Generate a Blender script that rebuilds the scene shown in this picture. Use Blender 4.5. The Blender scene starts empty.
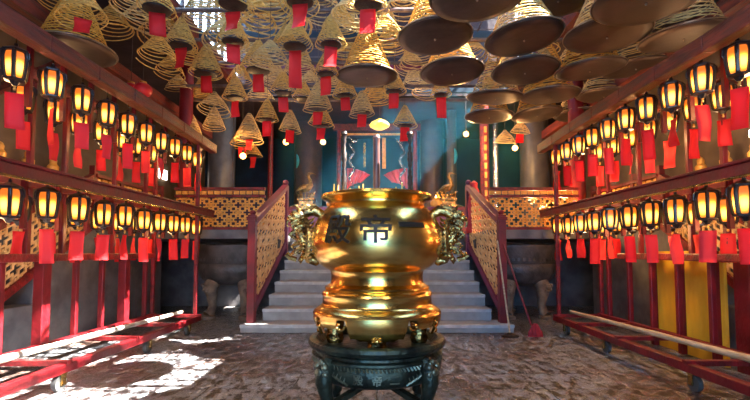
import bpy, math, random
from mathutils import Vector, Matrix
random.seed(11)
PI = math.pi
scene = bpy.context.scene
COL = scene.collection

# ---------------------------------------------------------------- camera model
F = 430.0; CX = 377.0; HZ = 252.0; PITCH = math.radians(3.0); EYE = 1.05
CY = HZ - F*math.tan(PITCH)
def ray(px, py):
    a = (px-CX)/F; b = (CY-py)/F
    return Vector((a, math.cos(PITCH)-math.sin(PITCH)*b, math.sin(PITCH)+math.cos(PITCH)*b))
def at(px, py, Y):
    d = ray(px, py); return Vector((0, 0, EYE)) + d*(Y/d.y)
def atz(px, py, z):
    d = ray(px, py); return Vector((0, 0, EYE)) + d*((z-EYE)/d.z)

# ---------------------------------------------------------------- materials
def nmat(name):
    m = bpy.data.materials.new(name); m.use_nodes = True
    nt = m.node_tree; return m, nt, nt.nodes['Principled BSDF']
def mat(name, c1, c2=None, rough=0.5, metal=0.0, scale=8.0, bump=0.0, bscale=None, rough2=None, spec=0.5, coords='Object', stretch=None, detail=4.0, coat=0.0):
    m, nt, b = nmat(name)
    N = nt.nodes; L = nt.links
    b.inputs['Metallic'].default_value = metal
    b.inputs['Roughness'].default_value = rough
    b.inputs['Specular IOR Level'].default_value = spec
    b.inputs['Coat Weight'].default_value = coat
    tc = N.new('ShaderNodeTexCoord'); mp = N.new('ShaderNodeMapping')
    L.new(tc.outputs[coords], mp.inputs['Vector'])
    if stretch: mp.inputs['Scale'].default_value = stretch
    nz = N.new('ShaderNodeTexNoise'); nz.inputs['Scale'].default_value = scale; nz.inputs['Detail'].default_value = detail
    L.new(mp.outputs['Vector'], nz.inputs['Vector'])
    if c2 is None: c2 = tuple(x*0.7 for x in c1)
    cr = N.new('ShaderNodeValToRGB')
    cr.color_ramp.elements[0].position = 0.35; cr.color_ramp.elements[1].position = 0.65
    cr.color_ramp.elements[0].color = (*c2, 1); cr.color_ramp.elements[1].color = (*c1, 1)
    L.new(nz.outputs['Fac'], cr.inputs['Fac']); L.new(cr.outputs['Color'], b.inputs['Base Color'])
    if rough2 is not None:
        mr = N.new('ShaderNodeMapRange'); mr.inputs['To Min'].default_value = rough; mr.inputs['To Max'].default_value = rough2
        mr.inputs['From Min'].default_value = 0.3; mr.inputs['From Max'].default_value = 0.7
        L.new(nz.outputs['Fac'], mr.inputs['Value']); L.new(mr.outputs['Result'], b.inputs['Roughness'])
    if bump:
        n2 = N.new('ShaderNodeTexNoise'); n2.inputs['Scale'].default_value = bscale or scale*4; n2.inputs['Detail'].default_value = 5
        L.new(mp.outputs['Vector'], n2.inputs['Vector'])
        bp = N.new('ShaderNodeBump'); bp.inputs['Strength'].default_value = bump; bp.inputs['Distance'].default_value = 0.02
        L.new(n2.outputs['Fac'], bp.inputs['Height']); L.new(bp.outputs['Normal'], b.inputs['Normal'])
    return m
def emat(name, col, strength):
    m, nt, b = nmat(name)
    b.inputs['Base Color'].default_value = (*col, 1)
    b.inputs['Emission Color'].default_value = (*col, 1); b.inputs['Emission Strength'].default_value = strength
    return m
M = {}
M['red'] = mat('red_lacquer', (.22,.005,.010), (.12,.004,.008), .34, scale=5, bump=.25, bscale=30, rough2=.55)
M['redworn'] = mat('worn_red_paint', (.26,.009,.013), (.10,.008,.009), .4, scale=14, bump=.4, bscale=40)
M['redwood'] = mat('red_brown_wood', (.22,.035,.02), (.07,.012,.01), .35, scale=4, bump=.5, bscale=18, stretch=(6,.8,6), rough2=.6)
M['purple'] = mat('plum_paint', (.20,.018,.07), (.13,.01,.05), .4, scale=5, bump=.1)
M['black'] = mat('black_lacquer', (.014,.012,.016), (.03,.02,.018), .3, scale=20)
M['iron'] = mat('dark_iron', (.05,.035,.03), (.03,.02,.02), .5, metal=.6, scale=12, bump=.2)
M['pipe'] = mat('ceiling_pipe_paint', (.16,.11,.10), (.08,.05,.05), .45, scale=9, bump=.2)
M['brass'] = mat('polished_brass', (.95,.64,.20), (.78,.43,.10), .15, metal=1, scale=3, bump=.16, bscale=5, rough2=.27)
M['oldbrass'] = mat('aged_brass', (.72,.46,.15), (.24,.14,.06), .26, metal=1, scale=14, bump=.6, bscale=30)
M['bronze'] = mat('green_black_bronze', (.05,.068,.050), (.022,.028,.024), .30, metal=.75, scale=9, bump=.5, bscale=26, rough2=.5)
M['bronzerelief'] = mat('worn_relief_bronze', (.22,.24,.17), (.09,.10,.08), .35, metal=.8, scale=20)
M['darkiron'] = mat('cauldron_iron', (.13,.115,.11), (.06,.055,.055), .45, metal=.4, scale=6, bump=.5, bscale=24, rough2=.6)
M['stonelion'] = mat('carved_stone', (.24,.18,.13), (.11,.085,.07), .7, scale=9, bump=.5)
M['inklet'] = mat('dark_bronze_lettering', (.045,.028,.018), (.025,.018,.014), .42, metal=.5, scale=20)
M['stone'] = mat('grey_granite', (.42,.41,.41), (.33,.32,.32), .7, scale=7, bump=.12, bscale=25, rough2=.9)
M['lit_edge'] = mat('lit_edge_granite', (.62,.61,.60), (.46,.45,.45), .55, scale=9)  # paler granite: sky light on the tread edges put into the colour
M['slate'] = mat('slate_wall_stone', (.17,.17,.18), (.09,.09,.10), .6, scale=4, bump=.4)
M['gold'] = mat('gold_paint', (.88,.46,.10), (.66,.30,.05), .38, metal=.15, scale=12)
M['cream'] = mat('cream_gold_paint', (.82,.58,.28), (.60,.36,.14), .45, scale=9)
M['backing'] = mat('dark_backing', (.03,.012,.02), (.02,.01,.015), .8)
M['beige'] = mat('smoky_beige_plaster', (.22,.15,.09), (.13,.085,.05), .85, scale=2.5, bump=.2)
M['ceil'] = mat('smoked_dark_ceiling', (.05,.028,.035), (.028,.016,.022), .7, scale=3, bump=.3)
M['teal'] = mat('teal_paint_blue_light', (.008,.042,.085), (.005,.02,.045), .6, scale=2, bump=.2)  # teal beam paint; on the back wall the blue light put into colour
M['plumwall'] = mat('dark_plum_wall', (.075,.03,.045), (.04,.018,.03), .6, scale=2)
M['bluecol'] = mat('blue_grey_column', (.10,.11,.135), (.055,.06,.08), .35, scale=4, bump=.1)
M['browncol'] = mat('brown_column', (.12,.055,.045), (.07,.03,.03), .35, scale=4, bump=.1)
M['greycol'] = mat('smoky_grey_column', (.085,.075,.078), (.05,.045,.05), .4, scale=4, bump=.1)
M['coil'] = mat('incense_ochre', (.84,.52,.13), (.58,.33,.08), .7, scale=30)
M['coilpale'] = mat('incense_pale_ochre', (.84,.60,.25), (.60,.40,.16), .8, scale=30)
M['coilorange'] = mat('incense_orange_ochre', (.90,.50,.08), (.70,.34,.05), .7, scale=30)
M['tray'] = mat('blackened_tray_metal', (.105,.072,.062), (.06,.040,.036), .36, metal=.65, scale=5, bump=.25, bscale=9, rough2=.5)
M['trayrim'] = mat('worn_tray_rim', (.42,.34,.26), (.2,.14,.1), .32, metal=.8, scale=9)
M['ash'] = mat('grey_ash', (.35,.33,.31), (.2,.19,.18), .95, scale=20)
M['wood'] = mat('pale_bamboo', (.62,.47,.30), (.40,.28,.16), .5, scale=6, stretch=(6,1,6), bump=.2)
M['whitepole'] = mat('peeling_white_pole', (.75,.70,.60), (.36,.27,.20), .5, scale=9, stretch=(3,.8,3), bump=.2)
M['yellow'] = mat('yellow_board_paint', (.92,.55,.03), (.72,.40,.03), .5, scale=7, stretch=(1,1,.3), bump=.2)
M['silver'] = mat('silver_metal', (.75,.82,.85), (.45,.5,.55), .18, metal=1, scale=20, bump=.5)
M['drape'] = mat('crimson_drape', (.55,.03,.045), (.35,.012,.03), .7, scale=5)
M['rubber'] = mat('grey_rubber', (.06,.06,.06), (.04,.04,.04), .7)
M['bristle'] = mat('red_bristle', (.45,.02,.03), (.25,.01,.02), .8, scale=60, bump=.6, stretch=(1,1,.1))
M['redlantern'] = mat('red_silk', (.70,.02,.03), (.5,.01,.02), .4, scale=4)
M['cord'] = mat('dark_cord', (.10,.07,.05), (.07,.05,.04), .8)
M['bulb'] = emat('warm_bulb', (1.0,.50,.13), 7)
M['candle'] = emat('candle_flame', (1.0,.55,.15), 16)
M['gildark'] = mat('dull_gilt', (.40,.25,.08), (.16,.10,.05), .35, metal=.9, scale=14, bump=.4)
M['stick'] = mat('yellow_incense_stick', (.75,.45,.08), (.55,.3,.05), .6)
M['window'] = emat('window_glow', (1.0,.93,.82), 3.0)

def papermat():
    m, nt, b = nmat('red_paper')
    N = nt.nodes; L = nt.links; out = N['Material Output']
    oi = N.new('ShaderNodeObjectInfo')
    cr = N.new('ShaderNodeValToRGB')
    cr.color_ramp.elements[0].color = (.85,.018,.018,1); cr.color_ramp.elements[1].color = (.96,.05,.06,1)
    L.new(oi.outputs['Random'], cr.inputs['Fac']); L.new(cr.outputs['Color'], b.inputs['Base Color'])
    b.inputs['Roughness'].default_value = .65
    tr = N.new('ShaderNodeBsdfTranslucent'); L.new(cr.outputs['Color'], tr.inputs['Color'])
    mx = N.new('ShaderNodeMixShader'); mx.inputs[0].default_value = .4
    L.new(b.outputs[0], mx.inputs[1]); L.new(tr.outputs[0], mx.inputs[2]); L.new(mx.outputs[0], out.inputs['Surface'])
    return m
M['paper'] = papermat()
def panemat(name, lo, hi, warm):
    # frosted glass with an unmodelled bulb's glow put into its emission, brightest mid-pane
    m, nt, b = nmat(name)
    N = nt.nodes; L = nt.links
    tc = N.new('ShaderNodeTexCoord')
    vs = N.new('ShaderNodeVectorMath'); vs.operation = 'DISTANCE'; vs.inputs[1].default_value = (0.0, 0.0, -0.018)
    L.new(tc.outputs['Object'], vs.inputs[0])
    mr = N.new('ShaderNodeMapRange'); mr.inputs['From Min'].default_value = .062; mr.inputs['From Max'].default_value = .115
    mr.inputs['To Min'].default_value = 1; mr.inputs['To Max'].default_value = 0; mr.interpolation_type = 'SMOOTHSTEP'
    L.new(vs.outputs['Value'], mr.inputs['Value'])
    cr = N.new('ShaderNodeValToRGB')
    e = cr.color_ramp.elements
    e[0].position = 0; e[0].color = (.80,.15,.01,1); e[1].position = 1; e[1].color = (1,.58,.10,1)
    x = e.new(.45); x.color = (1,.31,.02,1)
    L.new(mr.outputs['Result'], cr.inputs['Fac'])
    st = N.new('ShaderNodeMath'); st.operation = 'MULTIPLY_ADD'; st.inputs[1].default_value = hi-lo; st.inputs[2].default_value = lo
    pw = N.new('ShaderNodeMath'); pw.operation = 'POWER'; pw.inputs[1].default_value = 1.6
    L.new(mr.outputs['Result'], pw.inputs[0]); L.new(pw.outputs[0], st.inputs[0])
    b.inputs['Base Color'].default_value = (.22,.08,.015,1); b.inputs['Roughness'].default_value = .4
    L.new(cr.outputs['Color'], b.inputs['Emission Color']); L.new(st.outputs[0], b.inputs['Emission Strength'])
    return m
M['pane'] = panemat('amber_glass', .9, 3.6, 0)
def floormat():
    m, nt, b = nmat('temple_floor_slabs')
    N = nt.nodes; L = nt.links
    tc = N.new('ShaderNodeTexCoord')
    br = N.new('ShaderNodeTexBrick'); br.inputs['Scale'].default_value = 1.0
    br.inputs['Brick Width'].default_value = 1.3; br.inputs['Row Height'].default_value = .42
    br.inputs['Mortar Size'].default_value = .008; br.inputs['Mortar Smooth'].default_value = .6
    br.inputs['Color1'].default_value = (1,1,1,1); br.inputs['Color2'].default_value = (.72,.72,.72,1); br.inputs['Mortar'].default_value = (.3,.3,.3,1)
    L.new(tc.outputs['Object'], br.inputs['Vector'])
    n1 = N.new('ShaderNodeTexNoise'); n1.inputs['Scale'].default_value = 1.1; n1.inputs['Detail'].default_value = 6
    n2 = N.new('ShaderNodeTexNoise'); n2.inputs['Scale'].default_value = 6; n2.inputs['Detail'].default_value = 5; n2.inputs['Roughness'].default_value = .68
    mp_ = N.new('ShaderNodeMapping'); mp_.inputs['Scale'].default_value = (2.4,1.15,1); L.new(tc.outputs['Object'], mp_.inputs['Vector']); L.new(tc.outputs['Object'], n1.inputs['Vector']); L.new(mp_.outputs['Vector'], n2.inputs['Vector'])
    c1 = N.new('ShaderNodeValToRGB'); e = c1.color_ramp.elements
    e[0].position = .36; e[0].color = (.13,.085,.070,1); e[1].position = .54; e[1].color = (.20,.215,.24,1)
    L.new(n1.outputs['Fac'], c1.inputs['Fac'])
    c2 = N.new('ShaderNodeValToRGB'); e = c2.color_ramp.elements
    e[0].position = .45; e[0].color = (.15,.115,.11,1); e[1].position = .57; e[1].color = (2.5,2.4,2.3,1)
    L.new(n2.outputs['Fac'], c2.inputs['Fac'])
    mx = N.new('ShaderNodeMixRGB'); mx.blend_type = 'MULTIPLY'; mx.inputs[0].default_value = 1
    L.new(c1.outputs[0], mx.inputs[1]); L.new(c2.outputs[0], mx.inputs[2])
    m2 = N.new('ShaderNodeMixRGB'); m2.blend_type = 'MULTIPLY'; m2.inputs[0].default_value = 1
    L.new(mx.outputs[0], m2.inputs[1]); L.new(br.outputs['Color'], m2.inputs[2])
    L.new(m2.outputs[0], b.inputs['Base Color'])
    mr = N.new('ShaderNodeMapRange'); mr.inputs['From Min'].default_value = .35; mr.inputs['From Max'].default_value = .65
    mr.inputs['To Min'].default_value = .42; mr.inputs['To Max'].default_value = .16
    L.new(n2.outputs['Fac'], mr.inputs['Value']); L.new(mr.outputs[0], b.inputs['Roughness'])
    add = N.new('ShaderNodeMath'); add.operation = 'MULTIPLY_ADD'; add.inputs[1].default_value = 1.2
    L.new(n2.outputs['Fac'], add.inputs[0]); L.new(br.outputs['Fac'], add.inputs[2])
    inv = N.new('ShaderNodeMath'); inv.operation = 'MULTIPLY_ADD'; inv.inputs[1].default_value = -1.0
    L.new(br.outputs['Fac'], inv.inputs[0]); L.new(n2.outputs['Fac'], inv.inputs[2])
    bp = N.new('ShaderNodeBump'); bp.inputs['Strength'].default_value = .5; bp.inputs['Distance'].default_value = .04
    L.new(inv.outputs[0], bp.inputs['Height']); L.new(bp.outputs[0], b.inputs['Normal'])
    return m
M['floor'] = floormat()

# ---------------------------------------------------------------- mesh builder
class MB:
    def __init__(s): s.v = []; s.f = []
    def add(s, vs, fs):
        o = len(s.v); s.v += [tuple(x) for x in vs]; s.f += [tuple(i+o for i in f) for f in fs]; return s
    def box(s, c, d, rz=0.0, rx=0.0, ry=0.0):
        h = [x/2 for x in d]; R = Matrix.Rotation(rz, 3, 'Z') @ Matrix.Rotation(ry, 3, 'Y') @ Matrix.Rotation(rx, 3, 'X')
        c = Vector(c)
        vs = [c + R @ Vector((h[0]*i, h[1]*j, h[2]*k)) for i in (-1,1) for j in (-1,1) for k in (-1,1)]
        return s.add(vs, [(0,1,3,2),(4,6,7,5),(0,4,5,1),(2,3,7,6),(0,2,6,4),(1,5,7,3)])
    def bar(s, p, q, w, h, up=(0,0,1)):
        p = Vector(p); q = Vector(q); d = (q-p).normalized(); u = Vector(up)
        x = d.cross(u)
        if x.length < 1e-4: x = d.cross(Vector((0,1,0)))
        x.normalize(); u = x.cross(d)
        vs = [a + x*(w/2*i) + u*(h/2*j) for a in (p,q) for i,j in ((-1,-1),(1,-1),(1,1),(-1,1))]
        return s.add(vs, [(3,2,1,0),(4,5,6,7),(0,1,5,4),(1,2,6,5),(2,3,7,6),(3,0,4,7)])
    def tube(s, pts, r, n=8, cap=True):
        pts = [Vector(p) for p in pts]; m = len(pts)
        rr = r if isinstance(r, (list, tuple)) else [r]*m
        t0 = (pts[1]-pts[0]).normalized()
        a = t0.orthogonal().normalized()
        o = len(s.v)
        for i, p in enumerate(pts):
            t = (pts[min(i+1,m-1)]-pts[max(i-1,0)])
            if t.length < 1e-7: t = t0
            t = t.normalized(); a = a - t*a.dot(t)
            if a.length < 1e-5: a = t.orthogonal()
            a.normalize(); b = t.cross(a)
            for k in range(n):
                an = 2*PI*k/n; s.v.append(tuple(p + (a*math.cos(an)+b*math.sin(an))*rr[i]))
        for i in range(m-1):
            for k in range(n):
                k2 = (k+1) % n
                s.f.append((o+i*n+k, o+i*n+k2, o+(i+1)*n+k2, o+(i+1)*n+k))
        if cap:
            s.f.append(tuple(o+k for k in range(n))[::-1]); s.f.append(tuple(o+(m-1)*n+k for k in range(n)))
        return s
    def cyl(s, p, q, r, n=16, r2=None): return s.tube([p,q], [r, r if r2 is None else r2], n)
    def lathe(s, prof, c=(0,0,0), n=32, sx=1.0, sy=1.0, rz=0.0):
        o = len(s.v); m = len(prof)
        for r, z in prof:
            for k in range(n):
                an = 2*PI*k/n + rz
                s.v.append((c[0]+r*math.cos(an)*sx, c[1]+r*math.sin(an)*sy, c[2]+z))
        for i in range(m-1):
            for k in range(n):
                k2 = (k+1) % n
                s.f.append((o+i*n+k, o+i*n+k2, o+(i+1)*n+k2, o+(i+1)*n+k))
        if prof[0][0] > 1e-6: s.f.append(tuple(o+k for k in range(n))[::-1])
        if prof[-1][0] > 1e-6: s.f.append(tuple(o+(m-1)*n+k for k in range(n)))
        return s
    def ball(s, c, r, n=12, sx=1, sy=1, sz=1):
        return s.lathe([(max(1e-7, r*math.sin(PI*i/(n//2+2)))*1.0, -r*sz*math.cos(PI*i/(n//2+2))) for i in range(n//2+3)], c, n, sx, sy)
    def torus(s, c, R, r, n=20, m=8, axis='Z'):
        pts = []
        for i in range(n):
            for k in range(m):
                a = 2*PI*i/n; b = 2*PI*k/m
                x = (R+r*math.cos(b))*math.cos(a); y = (R+r*math.cos(b))*math.sin(a); z = r*math.sin(b)
                if axis == 'Y': x, y, z = x, z, y
                if axis == 'X': x, y, z = z, x, y
                pts.append((c[0]+x, c[1]+y, c[2]+z))
        return s.add(pts, [(i*m+k, ((i+1)%n)*m+k, ((i+1)%n)*m+(k+1)%m, i*m+(k+1)%m) for i in range(n) for k in range(m)])
    def build(s, name, m, parent=None, smooth=False, loc=None, bevel=0.0):
        me = bpy.data.meshes.new(name); me.from_pydata(s.v, [], s.f); me.validate(); me.update()
        o = bpy.data.objects.new(name, me); COL.objects.link(o)
        me.materials.append(m)
        if smooth:
            for p in me.polygons: p.use_smooth = True
            try:
                md = o.modifiers.new('edge', 'EDGE_SPLIT'); md.split_angle = math.radians(38)
            except Exception: pass
        if bevel:
            md = o.modifiers.new('bevel', 'BEVEL'); md.width = bevel; md.segments = 2; md.limit_method = 'ANGLE'
        if loc is not None: o.location = loc
        if parent is not None: o.parent = parent
        return o
def tag(o, label, cat, group=None):
    o['label'] = label; o['category'] = cat
    if group: o['group'] = group
    return o
def thing(name, label, cat, loc=(0,0,0), rz=0.0, group=None):
    o = bpy.data.objects.new(name, None); COL.objects.link(o); o.empty_display_size = .1
    o.location = loc; o.rotation_euler = (0,0,rz); return tag(o, label, cat, group)
def struct(o): o['kind'] = 'structure'; return o
def copy_tree(o, parent=None):
    c = o.copy(); COL.objects.link(c)
    if parent is not None: c.parent = parent
    for ch in list(o.children): copy_tree(ch, c)
    return c
ORD = ['zeroth','first','second','third','fourth','fifth','sixth','seventh','eighth','ninth','tenth','eleventh','twelfth','thirteenth','fourteenth','fifteenth','sixteenth','seventeenth','eighteenth','nineteenth','twentieth','twenty-first','twenty-second','twenty-third','twenty-fourth']
SIDE = {-1: 'left', 1: 'right'}
SD = {-1: 'white-pole', 1: 'bamboo-pole'}   # the two sides told apart by what lies on their racks

# ================================================================= SETTING
WX = 5.0; YB = -2.6; YE = 12.4; CZ = 4.35
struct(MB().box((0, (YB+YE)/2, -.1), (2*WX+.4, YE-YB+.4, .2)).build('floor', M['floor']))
for s in (-1, 1):
    struct(MB().box((s*(WX+.1), (YB+YE)/2, CZ/2), (.2, YE-YB+.4, CZ)).build('wall_'+SIDE[s], M['beige']))
struct(MB().box((0, YE+.1, CZ/2), (2*WX, .2, CZ)).build('wall_back', M['teal']))  # blue light at the hall's end is put into this wall's colour
# wall behind the viewer with the open entrance doorway
w = MB(); w.box((-3.3, YB-.1, CZ/2), (3.4, .2, CZ)); w.box((3.3, YB-.1, CZ/2), (3.4, .2, CZ)); w.box((0, YB-.1, 3.7), (3.2, .2, 1.3))
struct(w.build('wall_front', M['plumwall']))
# ceiling round the open light well
HX = 2.75; HY0 = 1.2; HY1 = 8.9
c = MB()
for s in (-1, 1): c.box((s*(HX+WX+.2)/2, (HY0+HY1)/2, CZ+.06), (WX+.2-HX, HY1-HY0, .12))
c.box((0, (YB+HY0)/2-.1, CZ+.06), (2*WX+.4, HY0-YB+.2, .12)); c.box((0, (YE+HY1)/2+.1, CZ+.06), (2*WX+.4, YE-HY1+.2, .12))
struct(c.build('ceiling', M['ceil']))
# raised lantern roof over the well
RZ = 6.9
c = MB()
c.box((0, (HY0+HY1)/2, RZ+.06), (6.1, HY1-HY0+.6, .12))
c.box((2.84, 6.4, (CZ+RZ)/2+.06), (.06, 2.3, RZ-CZ)); c.box((0, HY0-.1, (CZ+RZ)/2), (2*HX+.4, .1, RZ-CZ)); c.box((0, HY1+.1, (CZ+RZ)/2), (2*HX+.4, .1, RZ-CZ))  # first box: solid panel added to keep the sun off the stairs
struct(c.build('ceiling_well', M['ceil']))
# glazing bars of the light well
def glazing(name, pts, w_=.045):
    b = MB()
    for p, q in pts: b.bar(p, q, w_, w_)
    return struct(b.build(name, M['pipe']))
bars = []
y = HY0
while y <= HY1+.01:
    bars += [((-2.8, y, CZ+.1), (-2.8, y, RZ)), ((2.8, y, CZ+.1), (2.8, y, RZ))]; y += .32
for s in (-1, 1):
    for z in (4.45, 5.6, 6.85): bars.append(((s*2.8, HY0, z), (s*2.8, HY1, z)))
glazing('window_1', bars)
# rafters across the well
for i, yy in enumerate((3.0, 4.1, 5.2, 6.3, 7.4, 8.5)):
    b = MB(); b.bar((-2.75, yy, 4.30), (2.75, yy, 4.30), .07, .10)
    struct(b.build('trim_%d' % (i+1), M['teal'] if i % 2 else M['purple']))
for i, (py, yy) in enumerate(((10, 4.9), (40, 5.55), (63, 6.15), (86, 6.85), (100, 7.45))):
    b = MB(); z = at(377, py, yy).z; b.cyl((-2.8 if i < 3 else -3.4, yy, z), (2.8, yy, z), .028, 8)
    struct(b.build('trim_%d' % (i+7), M['pipe'], smooth=True))
for i, s in enumerate((-1, 1)):
    b = MB(); b.bar((s*2.72, 1.2, 4.3), (s*2.72, 8.9, 4.3), .12, .18); struct(b.build('trim_%d' % (i+13), M['redwood']))

b = MB()
for k in range(26): b.box((0, 1.4+.3*k, 4.34), (5.5, .012, .012))
for k in range(19): b.box((-2.7+.3*k, 5.05, 4.34), (.012, 7.7, .012))
struct(b.build('trim_30', M['pipe']))
# raised platform and side plinths
PZ = 1.39
b = MB()
b.box((0, 10.4, PZ/2), (9.98, 3.98, PZ))
for s in (-1, 1): b.box((s*3.35, 7.5, PZ-.07), (3.3, 1.9, .14))
struct(b.build('floor_platform', M['slate'], bevel=.01))

# ================================================================= STAIRCASE
st = thing('stone_staircase', 'grey granite staircase rising behind the golden censer to the raised hall', 'staircase', (0, 5.64, 0))
zprev = 0.0
for n in range(9):
    z = .11 + .16*n; yf = .345*n
    hw = 1.78 if n == 0 else 1.58
    o = MB().box((0, (yf+3.05-.0)/2 if False else (yf + (yf+.40))/2, z/2 if n == 0 else (z+zprev-.02)/2), (2*hw, .40, z if n == 0 else z-zprev+.02)).build('step', M['stone'], st, bevel=.012); MB().box((0, yf-.006, z-.022), (2*hw, .03, .045)).build('lit_edge', M['lit_edge'], st, bevel=.006)  # strips added along the treads, paler to show the sky light on them
    zprev = z
MB().box((0, 1.55, .0+.5), (3.1, 1.4, .02)).build('core', M['stone'], st) if False else None

def lattice(mb, nu, nv, P, t, flip=0):
    """interlocking square lattice on unit (0..1)^2 panel; P(u,v) -> Vector, t = strip half width in cells"""
    def strip(u0, v0, u1, v1):
        a = P(u0/nu, v0/nv); bb = P(u1/nu, v0/nv); c_ = P(u1/nu, v1/nv); d = P(u0/nu, v1/nv)
        n = (bb-a).cross(d-a).normalized()*.008
        vs = [a-n, bb-n, c_-n, d-n, a+n, bb+n, c_+n, d+n]
        mb.add(vs, [(3,2,1,0),(4,5,6,7),(0,1,5,4),(1,2,6,5),(2,3,7,6),(3,0,4,7)])
    for i in range(nu):
        for j in range(nv):
            # square ring in the cell
            a0, a1 = .13, .87
            for (u0,v0,u1,v1) in ((a0,a0,a1,a0+t),(a0,a1-t,a1,a1),(a0,a0+t,a0+t,a1-t),(a1-t,a0+t,a1,a1-t)):
                strip(i+u0, j+v0, i+u1, j+v1)
            # links to the four neighbours
            for (u0,v0,u1,v1) in ((0,.5-t/2,a0,.5+t/2),(a1,.5-t/2,1,.5+t/2),(.5-t/2,0,.5+t/2,a0),(.5-t/2,a1,.5+t/2,1)):
                strip(i+u0, j+v0, i+u1, j+v1)
    for i in range(nu+1):
        for j in range(nv+1):
            if (i+j+flip) % 2:
                h = t/2
                for (u0,v0,u1,v1) in ((i-.3,j-h,i+.3,j+h),(i-h,j-.3,i+h,j+.3)):
                    strip(max(0,u0), max(0,v0), min(nu,u1), min(nv,v1))
# ================================================================= STAIR RAILINGS
for s in (-1, 1):
    X = s*1.68
    r = thing('stair_railing', 'plum framed gold lattice railing of the stone stairs, %s' % ('beside the peeling white pole rack' if s < 0 else 'with the red broom leaning on it'), 'railing', (X, 5.8, 0), 0, 'stair railings')
    zb = lambda y: .30 + .46*(y-5.8); zt = lambda y: 1.46 + .385*(y-5.8)
    Y0, Y1 = 5.8, 7.85
    p = MB().box((0, 0, .83), (.10, .12, 1.44)).box((0, 0, 1.50), (.13, .15, .05)); p.lathe([(.0001,1.62),(.03,1.61),(.045,1.585),(.03,1.555),(.05,1.54),(.05,1.52)][::-1], n=12)
    p.build('newel_post', M['red'], r, bevel=.006)
    MB().box((0, Y1-Y0, 1.62), (.10, .12, 1.3)).ball((0, Y1-Y0, 2.32), .055).build('newel_post', M['purple'], r)
    MB().bar((0, 0, zt(Y0)-.0), (0, Y1-Y0, zt(Y1)), .11, .085).build('handrail', M['purple'], r, bevel=.01)
    MB().bar((0, 0, zb(Y0)-.04), (0, Y1-Y0, zb(Y1)-.04), .07, .10).build('bottom_rail', M['purple'], r)
    fr = MB()
    for k in range(16):
        a = (k+.15)/16; c_ = (k+.8)/16; yy0 = .06+(Y1-Y0-.12)*a; yy1 = .06+(Y1-Y0-.12)*c_
        for sx in (-.03,):
            fr.bar((0, yy0, zt(Y0+yy0)-.085), (0, yy1, zt(Y0+yy1)-.085), .03, .05)
    fr.build('frieze', M['cream'], r)
    lt = MB()
    lattice(lt, 6, 8, lambda u, v: Vector((0, .06+u*(Y1-Y0-.12), zb(Y0+u*(Y1-Y0))+.0 + v*(zt(Y0+u*(Y1-Y0))-.13-zb(Y0+u*(Y1-Y0))))), .13)
    lt.build('lattice', M['cream'], r)

# platform parapets either side of the stairs
for s in (-1, 1):
    r = thing('lattice_parapet', 'straight gold lattice parapet above the iron cauldron %s' % ('with warm bulbs glowing behind' if s < 0 else 'behind the red broom'), 'railing', (s*2.4, 6.62, PZ), 0, 'platform parapets')
    w0 = -.67; w1 = .72
    lt = MB(); lattice(lt, 10, 4, lambda u, v: Vector((s*(w0+(w1-w0)*u), 0, .04+v*.46)), .18); lt.build('lattice', M['gold'], r)
    MB().box((s*(w0+w1)/2, 0, .018), (w1-w0, .08, .05)).build('bottom_rail', M['redworn'], r)
    MB().box((s*(w0+w1)/2, 0, .52), (w1-w0, .07, .035)).box((s*(w0+w1)/2, 0, .635), (w1-w0, .10, .04)).build('top_rail', M['redworn'], r)
    fr = MB()
    for k in range(14):
        fr.box((s*(w0+(w1-w0)*(k+.5)/14), -.0, .577), ((w1-w0)/14*.8, .03, .055))
    fr.build('frieze', M['gold'], r)
    MB().box((s*(w0+w1)/2, .05, .3), (w1-w0, .012, .56)).build('backing', M['plumwall'], r) if s == -1 else None

# ================================================================= COLUMNS
def column(px, Y, wpx, m, label, z0=PZ, z1=CZ, strips=None, n=24):
    x = at(px, 200, Y).x; r_ = wpx*Y/F/2
    t = thing('column', label, 'column', (x, Y, z0), 0, 'temple columns')
    MB().lathe([(r_*1.0, .12), (r_, .2), (r_, z1-z0)], n=n).build('shaft', m, t, smooth=True)
    MB().lathe([(r_*1.35, 0), (r_*1.4, .05), (r_*1.25, .10), (r_*1.05, .12)], n=n).build('base', M['stone'], t, smooth=True)
    if strips:
        b = MB()
        for k in range(14): b.box((0, -r_-.006, .3+k*.19), (r_*.55, .015, .12))
        b.build('gold_inlay', M['gold'], t)
    return t
column(184, 7.05, 13, M['red'], 'tall red column at the far end of the white-pole lantern rack')
column(578, 7.05, 15, M['red'], 'tall red column at the far end of the bamboo-pole lantern rack')
column(221, 9.2, 26, M['bluecol'], 'thick blue grey column behind the bulb-lit parapet')
column(270, 9.6, 5, M['redworn'], 'thin red post with the gold sheen beside the dark crane statue')
column(308, 11.0, 28, M['browncol'], 'thick dark brown column behind the dark crane statue')
column(432, 10.8, 24, M['browncol'], 'dark brown column behind the golden crane statue')
column(452, 9.9, 10, M['greycol'], 'slim smoky column beside the golden crane statue')
column(485, 8.9, 9, M['redworn'], 'slim red column inlaid with gold dashes', strips=True)
column(496, 9.0, 6, M['silver'], 'slim pale column beside the gold inlaid red column')
column(535, 9.2, 28, M['greycol'], 'thick smoky grey column behind the parapet above the broom')

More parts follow.
